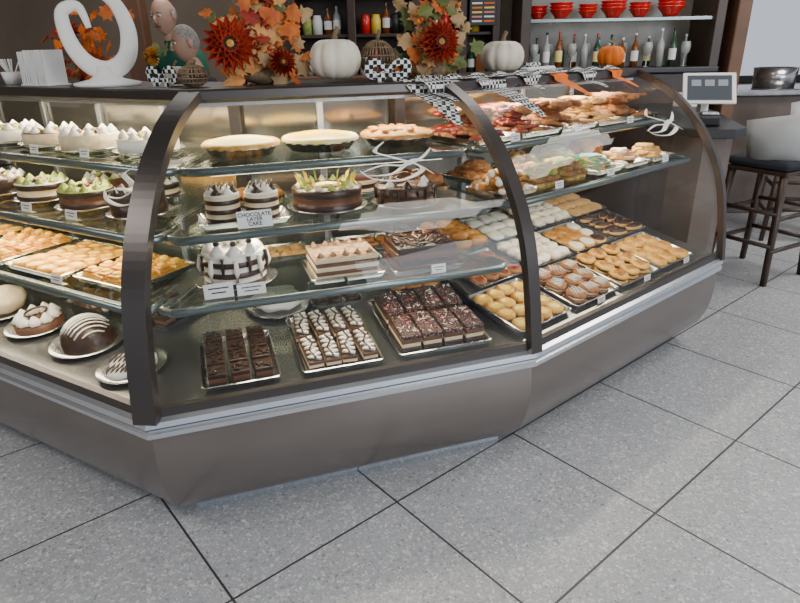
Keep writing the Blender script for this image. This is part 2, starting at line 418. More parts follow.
def pie(nm,k,s,d,z,r,fillm,crust,bumpy=False):
    b=MB(); b.lathe([(.001,0),(r*.80,0),(r*1.0,.032),(r*1.03,.034),(r*.98,.030)],steel,None,32)
    b.lathe([(r*.99,.030),(r*1.01,.040),(r*.94,.048),(r*.86,.042)],crust,None,60,lambda a,i:1+.022*cos(20*a))
    b.lathe([(r*.89,.043),(r*.6,.056),(.001,.062)],fillm,None,32)
    if bumpy:
        for i in range(26):
            a=random.random()*6.28; q=r*.75*sqrt(random.random()); b.blob(.02,.014,.008,crust,T(q*cos(a),q*sin(a),.056,a),.1,i,8,5)
    return place(b,nm,k,s,d,z)
pie('custard_pie','M',.385,.59,1.09,.130,lemon,gold2); pie('lemon_pie','M',.665,.61,1.09,.135,yellow,lemon); pie('apple_pie','M',.955,.60,1.09,.135,gold2,gold,True)
def striped(nm,k,s,d,z,r=.055,h=.085,n=6,base=(choc,cream)):
    b=MB(); rcake(b,r,h,[base[i%2] for i in range(n)],None,icing)
    for i in range(6):
        a=i*pi/3; dollop(b,T(r*.62*cos(a),r*.62*sin(a),h),r*.27,icing if i%2 else choc)
    dollop(b,T(0,0,h),r*.3,icing)
    for i in range(5): b.tube([(-r*.7+i*r*.33,-r*.6,h+r*.35),(-r*.5+i*r*.3,0,h+r*.62),(-r*.6+i*r*.33,r*.6,h+r*.35)],.0022,choc,None,5)
    return place(b,nm,k,s,d,z)
b=MB(); tray(b,.28,.16); place(b,'cake_tray','M',.35,.335,.92)
striped('small_layer_cake','M',.29,.345,.926); striped('small_layer_cake','M',.41,.335,.926)
card('M',.375,.24,.92,.105,.052,"CHOCOLATE\nLAYER\nCAKE",ts=.0165,name='cake_sign')
b=MB(); plate(b,.138); rcake(b,.118,.072,[choc,chocm,choc],T(0,0,.005),choc)
for i in range(14):
    a=2*pi*i/14; b.add([(0,0,0),(.012,0,.034),(.03,0,.042),(.018,.002,.01)],[(0,1,2,3)],[greenp,yellow][i%2],T(.075*cos(a),.075*sin(a),.078,a),False)
    dollop(b,T(.09*cos(a+.2),.09*sin(a+.2),.077),.013,greenp if i%3 else cream)
b.lathe([(.001,.078),(.05,.082),(.001,.09)],lemon,None,16)
place(b,'fruit_topped_cake','M',.635,.40,.92)
b=MB(); plate(b,.118); rcake(b,.10,.065,[choc,chocm,choc,chocm],T(0,0,.005),chocm); drips(b,.10,.07,choc,18)
for i in range(7):
    a=2*pi*i/7; dollop(b,T(.07*cos(a),.07*sin(a),.071),.015,choc if i%2 else icing)
for i in range(4): b.tube([(.05*cos(t+i),.05*sin(t+i)*.7,.085+.012*sin(t*1.5+i)+.006*i) for t in [j*.5 for j in range(9)]],.0045,chocm,None,6)
place(b,'chocolate_curl_cake','M',.895,.345,.92)
b=MB(); tray(b,.17,.24); fill(b,.15,.22,2,3,lambda b,M:muffin(b,M,.032,chocm,cookb)); place(b,'muffin_tray','M',1.04,.60,.92)
b=MB(); tray(b,.24,.13); fill(b,.22,.11,4,2,lambda b,M:muffin(b,M,.024,choc,gold)); place(b,'cupcake_tray','M',.40,.60,.92)
b=MB(); plate(b,.09); rcake(b,.075,.05,[cream,choc,cream],T(0,0,.005),redb); place(b,'cherry_cake','M',.80,.61,.92)
b=MB(); plate(b,.13); rcake(b,.10,.10,[choc,icing,choc,icing,choc,icing],T(0,0,.005),icing)
for i in range(8):
    a=2*pi*i/8; dollop(b,T(.068*cos(a),.068*sin(a),.107),.022,icing); b.tube([(.10*cos(a),.10*sin(a),.10),(.106*cos(a),.106*sin(a),.06),(.104*cos(a),.104*sin(a),.03)],[.006,.009,.004],icing,None,7)
    b.blob(.011,.011,.009,choc,T(.068*cos(a),.068*sin(a),.142),0,1,8,5)
    b.tube([(.103*cos(a+.4),.103*sin(a+.4),.107),(.106*cos(a+.4),.106*sin(a+.4),.08),(.105*cos(a+.4),.105*sin(a+.4),.06)],[.007,.006,.005],choc,None,6)
place(b,'black_and_white_cake','M',.30,.285,.74)
card('M',.24,.15,.74,.085,.045); card('M',.335,.145,.74,.085,.035)
b=MB(); tray(b,.25,.22); barslice(b,T(0,0,.004),.205,.175,.07,[cream,chocm,cream,chocm,cream],cocoa)
for i in range(5):
    for j in range(2): dollop(b,T(-.08+.04*i,-.06+.12*j,.074),.011,cocoa)
place(b,'tiramisu_cake','M',.64,.255,.74)
b=MB(); tray(b,.25,.22); barslice(b,T(0,0,.004),.205,.175,.08,[chocm,choc,chocm,choc],choc)
for i in range(110): b.rbox(random.uniform(.01,.03),.006,.004,.001,[choc,chocm,choc][i%3],T(random.uniform(-.09,.09),random.uniform(-.075,.075),.087+random.uniform(0,.012),random.uniform(0,3),0,random.uniform(-.5,.5)))
place(b,'chocolate_shaving_cake','M',.905,.235,.74)
card('M',.93,.115,.74,.05,.03)
b=MB(); tray(b,.15,.24); fill(b,.13,.22,2,4,lambda b,M:roll(b,M,.07,.022,gold)); place(b,'bread_roll_tray','M',1.09,.48,.74)
b=MB(); tray(b,.24,.16); fill(b,.22,.14,4,2,lambda b,M:danish(b,M,.026,gold,redb)); place(b,'tartlet_tray','M',.78,.50,.74)
b=MB(); tray(b,.22,.16); fill(b,.2,.14,4,2,lambda b,M:cookie(b,M,.026,cook,.02)); place(b,'cookie_tray','M',.46,.50,.74)
b=MB(); tray(b,.24,.30); 
for j in range(4):
    for i in range(3):
        M=T(-.07+.07*i,-.105+.07*j,.004,random.uniform(-.06,.06)); barslice(b,M,.056,.056,.045,[choc,chocm,choc],choc)
        for q in range(10): b.rbox(.018,.006,.006,.001,choc,M@T(random.uniform(-.02,.02),random.uniform(-.02,.02),.049,random.uniform(0,3)))
place(b,'brownie_tray','M',.27,.225)
b=MB(); tray(b,.27,.36)
for j in range(2):
    for i in range(4):
        M=T(-.09+.060*i,-.085+.170*j,.004,pi/2+random.uniform(-.12,.12)); barslice(b,M,.155,.050,.036,[choc,cream,chocm],choc)
        n_=11; b.tube([(-.068+.136*q/(n_-1),.017*(1 if q%2 else -1),.041+.002*(q%2)) for q in range(n_)],.0065,icing,M,6)
        b.tube([(-.07,0,.046),(-.02,.010,.049),(.02,-.010,.049),(.07,.004,.046)],.0035,choc,M,6)
place(b,'drizzled_cream_slices','M',.59,.25)
b=MB(); tray(b,.34,.40)
for j in range(2):
    for i in range(4):
        M=T(-.115+.077*i,-.09+.175*j,.004,random.uniform(-.04,.04)); barslice(b,M,.068,.155,.06,[choc,cream,chocm,sprk],sprk)
        for q in range(22): b.rbox(.012,.003,.003,.001,[icing,pink,icing,choc][q%4],M@T(random.uniform(-.03,.03),random.uniform(-.07,.07),.063,random.uniform(0,3)))
place(b,'sprinkle_cake_slices','M',.945,.275)
b=MB(); plate(b,.12); b.blob(.095,.085,.035,icing,T(0,0,.035),.12,3,20,10,4); place(b,'meringue_plate','M',.45,.56)
b=MB(); tray(b,.20,.22); fill(b,.18,.20,3,3,lambda b,M:cookie(b,M,.028,choc,.02)); place(b,'chocolate_cookie_tray','M',.67,.60)
b=MB(); tray(b,.22,.24); fill(b,.20,.22,3,3,lambda b,M:danish(b,M,.036,gold,gold2)); place(b,'golden_bun_tray','M',1.0,.64)
def topcake(nm,k,s,d,z,r,h,side,top,dol):
    b=MB(); plate(b,r*1.2); rcake(b,r,h,side,T(0,0,.005),top)
    for i in range(10):
        a=2*pi*i/10; dollop(b,T(r*.78*cos(a),r*.78*sin(a),h+.006),r*.16,dol)
    for i in range(12): b.blob(.012,.012,.009,[redb,choc,greenp][i%3],T(random.uniform(-.55,.55)*r,random.uniform(-.55,.55)*r,h+.012),.1,i,8,5)
    place(b,nm,k,s,d,z)
topcake('cream_cake','L',-.53,.58,1.09,.105,.05,[icing],lemon,icing)
topcake('cream_cake','L',-.80,.54,1.09,.105,.055,[cream],cream,icing)
topcake('cherry_cream_cake','L',-1.07,.56,1.09,.105,.05,[cream],redb,icing)
topcake('cream_cake','L',-1.34,.56,1.09,.105,.05,[icing],greenp,icing)
topcake('cherry_cream_cake','L',-1.62,.56,1.09,.105,.05,[icing],redb,icing)
topcake('pistachio_cake','L',-.65,.38,.92,.09,.065,[choc,chocm,choc],greenp,greenp)
topcake('chocolate_gateau','L',-.39,.39,.92,.09,.07,[choc,choc],choc,choc)
topcake('pistachio_cake','L',-.92,.39,.92,.09,.065,[choc,cream,choc],icing,greenp)
topcake('chocolate_gateau','L',-1.19,.39,.92,.09,.06,[choc],chocm,icing)
topcake('chocolate_gateau','L',-.55,.60,.92,.08,.05,[choc,cream,choc],choc,icing)
topcake('pistachio_cake','L',-.85,.60,.92,.08,.05,[chocm],greenp,icing)
card('L',-.55,.245,.92,.06,.032); card('L',-.80,.245,.92,.06,.032)
card('L',-.66,.41,1.09,.05,.03); card('L',-.94,.40,1.09,.05,.03)
def orangetray(s,d,w,l,z,kind):
    b=MB(); tray(b,w,l)
    if kind: fill(b,w-.035,l-.035,4,4,lambda b,M:puff(b,M,.062,.058,glow),.004,.1,.15)
    else: fill(b,w-.035,l-.035,4,5,lambda b,M:danish(b,M,.036,glow,yellow),.004,.2,.5)
    place(b,'golden_pastry_tray','L',s,d,z)
orangetray(-.36,.31,.28,.28,.74,1); orangetray(-.68,.30,.31,.32,.74,0); orangetray(-1.02,.30,.31,.32,.74,1); orangetray(-1.36,.30,.31,.32,.74,0)
card('L',-.52,.13,.74,.06,.03)
b=MB(); plate(b,.13); b.lathe([(.092,.004),(.09,.03),(.07,.07),(.035,.092),(.001,.098)],choc,None,24)
for i in range(11):
    x0=-.075+.015*i; hh=lambda x,y: .02+.080*max(0,1-((x*x+y*y)/.0084))**.6
    b.tube([(x0+.3*y,y,hh(x0+.3*y,y)+.004) for y in [-.07+.0175*q for q in range(9)] if (x0+.3*y)**2+y*y<.0075] or [(0,0,.1),(0,.01,.1)],.0028,icing,None,5)
place(b,'chocolate_dome_cake','L',-.56,.215)
b=MB(); plate(b,.12); b.lathe([(.085,.004),(.085,.03),(.001,.034)],chocm,None,24); 
for i in range(9): dollop(b,T(.06*cos(i*.7),.06*sin(i*.7),.034),.022,icing)
b.tube([(.04*cos(t)*(1-t/20),.04*sin(t),.06) for t in [j*.5 for j in range(13)]],.004,choc,None,6)
place(b,'cream_topped_tart','L',-.86,.22)
b=MB(); plate(b,.11); 
for i in range(4): cookie(b,T(.045*cos(i*1.57),.045*sin(i*1.57),.005),.042,icing,.022); 
for i in range(4): drizzle(b,T(.045*cos(i*1.57),.045*sin(i*1.57),.005,.5),.06,.05,.024,choc,4,.003)
place(b,'iced_cookie_plate','L',-.27,.165)
b=MB(); tray(b,.24,.24); fill(b,.22,.22,3,3,lambda b,M:barslice(b,M,.056,.052,.03,[choc,chocm],choc)); place(b,'brownie_tray','L',-.46,.48)
b=MB(); tray(b,.26,.28); fill(b,.24,.26,3,4,lambda b,M:cannoli(b,M,.06,.018,gold,icing)); place(b,'cannoli_tray','L',-.80,.50)
b=MB(); plate(b,.12); b.blob(.09,.09,.05,cream,T(0,0,.05),.1,5,16,8); place(b,'meringue_plate','L',-1.12,.24)
b=MB(); tray(b,.26,.28); fill(b,.24,.26,3,3,lambda b,M:danish(b,M,.038,gold2,redb)); place(b,'fruit_danish_tray','L',-1.12,.52)
def rtray(nm,s,d,w,l,nx,ny,fn,jit=.2,rj=.5):
    b=MB(); tray(b,w,l); fill(b,w-.03,l-.03,nx,ny,fn,.005,jit,rj); place(b,nm,'R',s,d)
def f_dan(b,M): danish(b,M,.037,gold2,yellow)
def f_sand(b,M): sandwich(b,M,.044,gold2,choc); drizzle(b,M,.05,.04,.037,gold,4,.002)
def f_big(b,M): cookie(b,M,.050,gold2,.022,18); cookie(b,M@T(0,0,.014),.026,gold,.0105,12)
def f_bw(b,M): cookie(b,M,.045,gold2,.018,16); cookie(b,M@T(0,0,.013),.037,random.choice([choc,icing,gold,icing]),.007)
def f_pow(b,M): b.blob(.042,.032,.020,powder,M@T(0,0,.018),.12,random.random()*9,12,6)
def f_tan(b,M): cookie(b,M,.042,cook,.02,14)
def f_roll(b,M): roll(b,M,.10,.026,gold)
def f_red(b,M): danish(b,M,.036,cookb,redb)
def f_long(b,M): eclair(b,M,.12,.022,cook,choc)
def f_choc(b,M): sandwich(b,M,.043,cookb,icing); drizzle(b,M,.06,.045,.038,icing,4,.0022)
def f_ice(b,M): cookie(b,M,.045,icing,.018,16)
for nm,s,fn,nx,ny in [('danish_pastry_tray',.17,f_dan,4,4),('drizzled_cookie_tray',.50,f_choc,3,3),('sandwich_cookie_tray',.82,f_sand,3,3),('large_cookie_tray',1.14,f_big,3,3)]: rtray(nm,s,.205,.30,.28,nx,ny,fn)
for nm,s,fn,nx,ny in [('fruit_danish_tray',.27,f_red,4,3),('powdered_cookie_tray',.59,f_pow,4,4),('black_and_white_cookie_tray',.91,f_bw,3,3),('eclair_biscuit_tray',1.22,f_long,2,5)]: rtray(nm,s,.475,.30,.24,nx,ny,fn)
for nm,s,fn,nx,ny in [('croissant_tray',.33,f_roll,3,4),('iced_cookie_tray',.65,f_ice,3,3),('powdered_cookie_tray',.96,f_pow,4,4),('tan_cookie_tray',1.26,f_tan,4,3)]: rtray(nm,s,.735,.30,.25,nx,ny,fn)
for s in (.5,.85,1.2): card('R',s,.055,dz('R',.055),.05,.025)
def pile(nm,k,s,d,z,w,l,n,fn,layers=3,hz=.014):
    b=MB(); tray(b,w,l)
    for q in range(n):
        lay=int(q/n*layers); f=1-.25*lay
        x=random.uniform(-.5,.5)*(w-.07)*f; y=random.uniform(-.5,.5)*(l-.07)*f
        fn(b,T(x,y,.007+lay*hz,random.uniform(0,6),random.uniform(-.25,.25),random.uniform(-.25,.25)))
    place(b,nm,k,s,d,z)
def f_teal(b,M): cookie(b,M,.03,cook,.012); cookie(b,M@T(0,0,.01),.026,teal,.007)
def f_pink(b,M): cookie(b,M,.03,cook,.012); cookie(b,M@T(0,0,.01),.024,random.choice([pink,icing,pink]),.006)
def f_sm(b,M): cookie(b,M,.028,cook,.014,10)
def f_br(b,M): cookie(b,M,.034,cookb,.018,12)
def f_gr(b,M): b.blob(.028,.02,.014,random.choice([greenp,cook,cookb]),M@T(0,0,.012),.1,random.random()*9,9,6)
def f_cn(b,M): cannoli(b,M,.08,.016,gold,icing)
def f_redp(b,M): cookie(b,M,.032,random.choice([redb,redb,cookb]),.018,10)
pile('cannoli_pile','R',.20,.34,.92,.20,.20,20,f_cn,3,.024)
for s in (.40,.59):
    b=MB(); b.loft([rr(.15,.18,.01,0),rr(.16,.19,.01,.075)],glass_sh); fill(b,.13,.16,3,3,f_sm,.003); fill(b,.13,.16,3,3,f_br,.018); fill(b,.12,.15,3,3,f_gr,.033); fill(b,.12,.15,3,3,f_gr,.048); place(b,'clear_box_of_biscuits','R',s,.35,.92)
pile('teal_cookie_pile','R',.80,.36,.92,.20,.22,45,f_teal,4)
pile('pink_cookie_pile','R',1.02,.36,.92,.20,.22,42,f_pink,4)
pile('butter_cookie_pile','R',1.25,.36,.92,.20,.22,46,f_sm,4)
for i,(fn,nm) in enumerate([(f_br,'brown_cookie_pile'),(f_gr,'pistachio_cookie_pile'),(f_teal,'teal_cookie_pile'),(f_br,'brown_cookie_pile')]): pile(nm,'R',.34+.27*i,.60,.92,.25,.20,50,fn,4)
for i,(fn,nm) in enumerate([(f_redp,'cherry_cookie_pile'),(f_redp,'cherry_cookie_pile'),(f_br,'brown_cookie_pile'),(f_sm,'butter_cookie_pile'),(f_br,'brown_cookie_pile')]):
    pile(nm,'R',.24+.262*i,.58,1.09,.25,.38,150,fn,8,.012)
for s in (.3,.7,1.1): card('R',s,.365,1.09,.05,.028)
for s in (.4,.75,1.2): card('R',s,.225,.92,.05,.028)
# ------------------------------------------------------------------ decorations on top
RZ=1.311
def leaf(b,M,mat,s):
    pr=[(0,.0),(.25,.25),(.55,.2),(.45,.5),(.75,.75),(.4,.75),(.3,1.05),(0,1.25)]
    pts=[(x*s*.8,y*s,-.12*s*abs(x)) for x,y in pr]+[(-x*s*.8,y*s,-.12*s*abs(x)) for x,y in pr[-2:0:-1]]
    c=(0,.55*s,.06*s); vs=[c]+pts; n=len(pts)
    b.add(vs,[(0,1+i,1+(i+1)%n) for i in range(n)],mat,M,False)
def sunflower(b,M,R,pm=rust):
    for ring,(n,rr_,el) in enumerate(((18,1,.25),(16,.85,.5),(12,.62,.8))):
        for i in range(n):
            a=2*pi*i/n+ring*.2; L_=R*rr_; w=R*.17
            b.add([(R*.22,0,0),(L_*.6,w,.02),(L_,0,0),(L_*.6,-w,.02),(L_*.6,0,-.006)],[(0,4,1),(1,4,2),(2,4,3),(3,4,0)],pm,M@T(0,0,.01*ring,a,0,-el*.6),False)
    b.lathe([(R*.38,.0),(R*.40,.02),(R*.3,.040),(R*.15,.036),(.001,.034)],seed,M,20)
    b.lathe([(R*.13,.037),(.001,.040)],gold,M,12)
def pumpkin(b,M,R,H,mat,stem=twig,n=10):
    prof=[]
    for i in range(13):
        ph=-pi/2+pi*i/12; prof.append((max(.001,R*cos(ph)**.8 if cos(ph)>1e-6 else .001),H/2+H/2*sin(ph)*(1-.15*(abs(sin(ph))**6))))
    b.lathe(prof,mat,M,60,lambda a,i:1-.09*(abs(cos(n/2*a))**6)); b.tube([(0,0,H*.88),(.004,0,H*1.05),(.015,0,H*1.18)],[R*.14,R*.09,R*.10],stem,M,8)
def bouquet(k,s,d,flow,nleaf,wx,hz,nm,mats,seedv):
    random.seed(seedv); b=MB(); P,a,_=FAC[k]
    for i in range(nleaf):
        x=random.gauss(0,wx*.45); z=abs(random.gauss(0,hz*.5))+.01; y=random.uniform(-.04,.09)
        x=max(-wx,min(wx,x)); z=min(z,hz)
        leaf(b,Matrix.Translation((x,y,z))@Matrix.Rotation(random.uniform(-1,1),4,'Y')@Matrix.Rotation(random.uniform(.3,1.6),4,'X')@Matrix.Rotation(random.uniform(-1.5,1.5),4,'Z'),random.choice(mats),random.uniform(.035,.07))
    for i in range(14):
        x=random.uniform(-wx,wx)*.8; z=random.uniform(.05,hz*1.1); 
        b.tube([(0,.03,0),(x*.6,.03,z*.6),(x,.0,z)],.002,twig,None,4)
        b.blob(.009,.009,.009,random.choice([rust,orange]),T(x,0,z),0,1,8,5)
    for (x,z,R) in flow: sunflower(b,Matrix.Translation((x,-.06,z))@Matrix.Rotation(pi/2-.15,4,'X')@Matrix.Rotation(.2,4,'Z'),R)
    b.blob(.07,.05,.03,twig,T(0,.03,.028),.1,2,12,6)
    b.obj(nm,None,FP(k,s,d,RZ),(0,0,a))
AUT=[orleaf,redleaf,peach,grleaf,orleaf,tanleaf]
bouquet('M',.50,.72,[(-.11,.13,.095),(.06,.07,.05)],190,.15,.30,'autumn_flower_arrangement',AUT,3)
bouquet('M',1.16,.74,[(-.01,.125,.085)],170,.135,.30,'autumn_flower_arrangement',[grleaf,tanleaf,orleaf,peach,tanleaf,grleaf],5)
bouquet('L',-1.15,.80,[(.08,.18,.06)],80,.2,.26,'orange_leaf_arrangement',[orange,orleaf,redleaf],9)
random.seed(11)
for k,s,d,R,H in (('M',.755,.69,.093,.155),('R',.57,.68,.092,.14)):
    b=MB(); pumpkin(b,None,R,H,pumpw); b.obj('white_pumpkin',None,FP(k,s,d,RZ),(0,0,.4))
def twigp(k,s,d,R,H):
    b=MB()
    for i in range(14):
        a=pi*i/14+random.uniform(-.05,.05)
        b.tube([(R*cos(t)*cos(a),R*cos(t)*sin(a),H/2+H/2*sin(t)) for t in [2*pi*j/20 for j in range(20)]],.003,twig,None,5,closed=True)
    for i in range(1,7):
        ph=-pi/2+pi*i/7; b.tube([(R*1.03*cos(ph)*cos(t),R*1.03*cos(ph)*sin(t),H/2+H/2*sin(ph)) for t in [2*pi*j/20 for j in range(20)]],.003,twig,None,5,closed=True)
    b.tube([(0,0,H),(.01,0,H*1.25)],.008,twig,None,6)
    b.obj('twig_pumpkin',None,FP(k,s,d,RZ))
twigp('M',.26,.72,.05,.07); twigp('M',.935,.76,.065,.14)
def bow(k,s,d,z,S,nm='gingham_bow',extra=False):
    b=MB()
    for sg in (-1,1):
        # each loop is a ribbon swept through 3-D points (linear refinement keeps the y offset)
        ctl=[Vector(p)*S for p in ((0,0,.5),(sg*.5,-.1,.90),(sg*1.0,-.05,.80),(sg*.95,0,.35),(sg*.4,.05,.30),(0,0,.5))]
        pts=catmull([tuple(p) for p in ctl],4)
        n=len(pts); b.tube(pts,[.24*S*(.35+.65*sin(pi*j/(n-1))) for j in range(n)],check,None,8,.22,up=(0,1,0))
        b.tube([(0,0,.45*S),(sg*.35*S,-.1*S,.2*S),(sg*.6*S,-.15*S,.02*S)],[.1*S,.2*S,.24*S],check,None,8,.15,up=(0,1,0))
    b.blob(.16*S,.14*S,.16*S,check,T(0,-.06*S,.5*S),0,1,10,6)
    if extra:
        pumpkin(b,T(0,.06,0),.045,.07,pumpw); sunflower(b,T(0,-.02,.10,0,pi/2),.035,gold); leaf(b,T(-.02,0,.09,.5,1.2),grleaf,.05); leaf(b,T(.02,0,.09,-.5,1.2),grleaf,.05)
    b.obj(nm,None,FP(k,s,d,z),(0,0,FAC[k][1]))
bow('M',.925,.60,RZ,.07); bow('L',-.50,.66,RZ,.062,'pumpkin_with_gingham_bow',True)
b=MB()
def penn(k,s,w,drop,mat,skew=0):
    nseg=6; vs=[];fs=[]
    z0=1.318
    for j in range(nseg+1):
        f=j/nseg; zz=z0-drop*f; d=min(gz(min(zz,1.2845))-.026,.520) if f>0 else .56
        if f>0 and zz>1.27: d=.519
        ww=w/2*(1-f*.85); vs+=[tuple(FP(k,s-ww+skew*f,d,zz)),tuple(FP(k,s+ww+skew*f,d,zz))]
    for j in range(nseg): fs.append((2*j,2*j+1,2*j+3,2*j+2))
    b.add(vs,fs,mat,None,False)
penn('M',1.03,.16,.14,check,.05); penn('R',.05,.15,.07,check); penn('R',.33,.18,.14,check,.05); penn('R',.57,.14,.06,check); penn('R',.76,.12,.10,orange,.03); penn('R',.98,.14,.07,check); penn('R',1.2,.11,.08,orange)
def cloth(k,s0,s1,d0,d1):
    n=40;vs=[];fs=[]
    for i in range(n+1):
        s=s0+(s1-s0)*i/n; wv=.014*abs(sin(i*.7))
        for d,z in ((.535+.01*sin(i*1.1),RZ+.003),(d0+.02,RZ+.006+wv),((d0+d1)/2,RZ+.003+wv*1.2),(d1+.012*sin(i*.9),RZ+.003)): vs.append(tuple(FP(k,s,d,z)))
    for i in range(n):
        for j in range(3): fs.append((i*4+j,i*4+j+1,i*4+5+j,i*4+4+j))
    b.add(vs,fs,check,None,True)
cloth('M',1.02,1.12,.545,.60); cloth('R',.10,1.25,.545,.58)
b.obj('gingham_bunting')
b=MB(); b.rbox(.16,.05,.02,.009,paper,T(0,0,.012),True); b.rbox(.13,.05,.02,.009,paper,T(.1,.02,.012,.2),True); b.rbox(.1,.04,.02,.009,check,T(.0,.02,.030,.1),True); b.obj('folded_napkins',None,FP('R',.82,.70,RZ),(0,0,aR))
b=MB(); pumpkin(b,T(0,0,.0),.066,.11,orange); leaf(b,T(.02,-.02,.11,.5,.4),grleaf,.05); b.obj('orange_pumpkin',None,FP('R',1.36,.66,RZ),(0,0,aR))
b=MB()
pts=catmull([(-.03,.20),(-.055,.27),(-.115,.25),(-.105,.15),(-.055,.075),(.02,.055),(.085,.10),(.105,.19),(.075,.28),(.01,.325),(-.06,.335)],8)
b.tube([(x,0,z) for x,z in pts],[.010+.024*sin(pi*j/(len(pts)-1)) for j in range(len(pts))],white,None,12,.55,up=(0,1,0))
b.lathe([(.001,0),(.115,0),(.12,.012),(.06,.025),(.035,.045),(.03,.07),(.001,.075)],white,None,32)
b.obj('white_scroll_ornament',None,FP('L',-.80,.66,RZ),(0,0,.1))
b=MB(); b.rbox(.18,.10,.006,.002,white,T(0,0,.003))
for i in range(18): b.rbox(.006,.085,.12+random.uniform(-.01,.01),.001,paper,T(-.082+.0096*i,0,.066,0,0,random.uniform(-.08,.08)))
b.obj('paper_bag_stack',None,FP('L',-1.16,.64,RZ),(0,0,aL))
b=MB(); b.lathe([(.001,0),(.03,0),(.04,.05),(.036,.05),(.028,.004),(.001,.004)],white,None,18)
for i in range(10): b.tube([(0,0,.02),(random.uniform(-.04,.04),random.uniform(-.03,.03),.10)],.0025,white,None,5)
b.obj('cup_of_forks',None,FP('L',-1.42,.66,RZ))
# ------------------------------------------------------------------ room
fm=bpy.data.materials.new('terrazzo_tile'); fm.use_nodes=True; nt=fm.node_tree; N=nt.nodes; Lk=nt.links; bs=N['Principled BSDF']
tc=N.new('ShaderNodeTexCoord'); sp=N.new('ShaderNodeSeparateXYZ'); Lk.new(tc.outputs['Object'],sp.inputs[0])
def math_(op,a,bv=None):
    n=N.new('ShaderNodeMath'); n.operation=op
    for i,x in enumerate((a,bv)):
        if x is None: continue
        if isinstance(x,(int,float)): n.inputs[i].default_value=x
        else: Lk.new(x,n.inputs[i])
    return n.outputs[0]
def lined(o): return math_('LESS_THAN',math_('PINGPONG',o,.3),.0036)
grout=math_('MAXIMUM',lined(sp.outputs[0]),lined(sp.outputs[1]))
def chips(scale,stops):
    v1=N.new('ShaderNodeTexVoronoi'); v1.inputs['Scale'].default_value=scale; Lk.new(tc.outputs['Object'],v1.inputs['Vector'])
    sc_=N.new('ShaderNodeSeparateColor'); Lk.new(v1.outputs['Color'],sc_.inputs[0])
    r1=N.new('ShaderNodeValToRGB'); cr=r1.color_ramp; cr.interpolation='CONSTANT'
    cr.elements[0].color=(*stops[0][1],1); cr.elements[1].position=stops[-1][0]; cr.elements[1].color=(*stops[-1][1],1)
    for p_,c_ in stops[1:-1]:
        e=cr.elements.new(p_); e.color=(*c_,1)
    Lk.new(sc_.outputs[0],r1.inputs[0]); return r1.outputs[0]
c1=chips(170,[(0,(.33,.34,.36)),(.35,(.39,.40,.42)),(.72,(.47,.48,.495)),(.88,(.74,.74,.74)),(.965,(.15,.15,.155))])
c2=chips(85,[(0,(.35,.36,.38)),(.55,(.41,.42,.44)),(.91,(.72,.72,.71)),(.98,(.18,.175,.17))])
mc=N.new('ShaderNodeMix'); mc.data_type='RGBA'; mc.inputs[0].default_value=.4; Lk.new(c1,mc.inputs[6]); Lk.new(c2,mc.inputs[7])
n3=N.new('ShaderNodeTexNoise'); n3.inputs['Scale'].default_value=3; n3.inputs['Detail'].default_value=6; Lk.new(tc.outputs['Object'],n3.inputs['Vector'])
mr=N.new('ShaderNodeMapRange'); mr.inputs['To Min'].default_value=.88; mr.inputs['To Max'].default_value=1.1; Lk.new(n3.outputs['Fac'],mr.inputs['Value'])
mxx=N.new('ShaderNodeMix'); mxx.data_type='RGBA'; mxx.blend_type='MULTIPLY'; mxx.inputs[0].default_value=1; Lk.new(mc.outputs[2],mxx.inputs[6])
cb=N.new('ShaderNodeCombineColor'); 
for i in range(3): Lk.new(mr.outputs[0],cb.inputs[i])
Lk.new(cb.outputs[0],mxx.inputs[7])
mg=N.new('ShaderNodeMix'); mg.data_type='RGBA'; Lk.new(grout,mg.inputs[0]); Lk.new(mxx.outputs[2],mg.inputs[6]); mg.inputs[7].default_value=(.04,.04,.042,1)
Lk.new(mg.outputs[2],bs.inputs['Base Color']); bs.inputs['Roughness'].default_value=.38
bp=N.new('ShaderNodeBump'); bp.inputs['Strength'].default_value=.3; bp.inputs['Distance'].default_value=.003; bp.invert=True; Lk.new(grout,bp.inputs['Height']); Lk.new(bp.outputs[0],bs.inputs['Normal'])
b=MB(); b.add([(-12,-12,0),(12,-12,0),(12,12,0),(-12,12,0)],[(0,1,2,3)],fm,None,False); b.obj('floor',None,(-.487,1.251,0),(0,0,radians(39.62)))
ceilm=mk('ceiling_paint',(.35,.34,.33),rough=.9)
b=MB(); b.rbox(14,12,.1,.01,ceilm,T(0,2,3.15)); b.obj('ceiling')
b=MB(); b.rbox(9.0,.1,3.1,.01,wallm,T(-1.1,7.05,1.55)); b.obj('wall_back')
b=MB(); b.rbox(.1,9,3.1,.01,wallm,T(-5.5,2.6,1.55)); b.obj('wall_left')
b=MB(); b.rbox(4.5,.1,1.0,.01,wallm,T(5.65,7.05,.5)); b.obj('wall_back_low')
b=MB()
for x in (3.45,4.6,5.75,7.0): b.rbox(.08,.1,2.1,.01,black,T(x,7.05,2.05))
b.rbox(3.6,.1,.08,.01,black,T(5.2,7.05,1.04)); b.rbox(3.6,.1,.08,.01,black,T(5.2,7.05,2.2))
b.add([(3.45,7.05,1),(7,7.05,1),(7,7.05,3.1),(3.45,7.05,3.1)],[(0,1,2,3)],glass,None,False)
b.obj('window_1')
b=MB()
b.rbox(1.60,.5,1.20,.01,wood,T(0,5.1,.60)); b.rbox(1.62,.55,.04,.01,woodm,T(0,5.08,1.22))
b.rbox(1.60,.04,1.3,.01,wood,T(0,5.33,1.85))
for z in (1.52,1.80,2.1): b.rbox(1.60,.28,.025,.004,wood,T(0,5.18,z))
for x in (-.77,-.32,.16,.52,.77): b.rbox(.06,.34,1.3,.006,wood,T(x,5.16,1.87))
hutch=b.obj('wooden_back_cabinet')
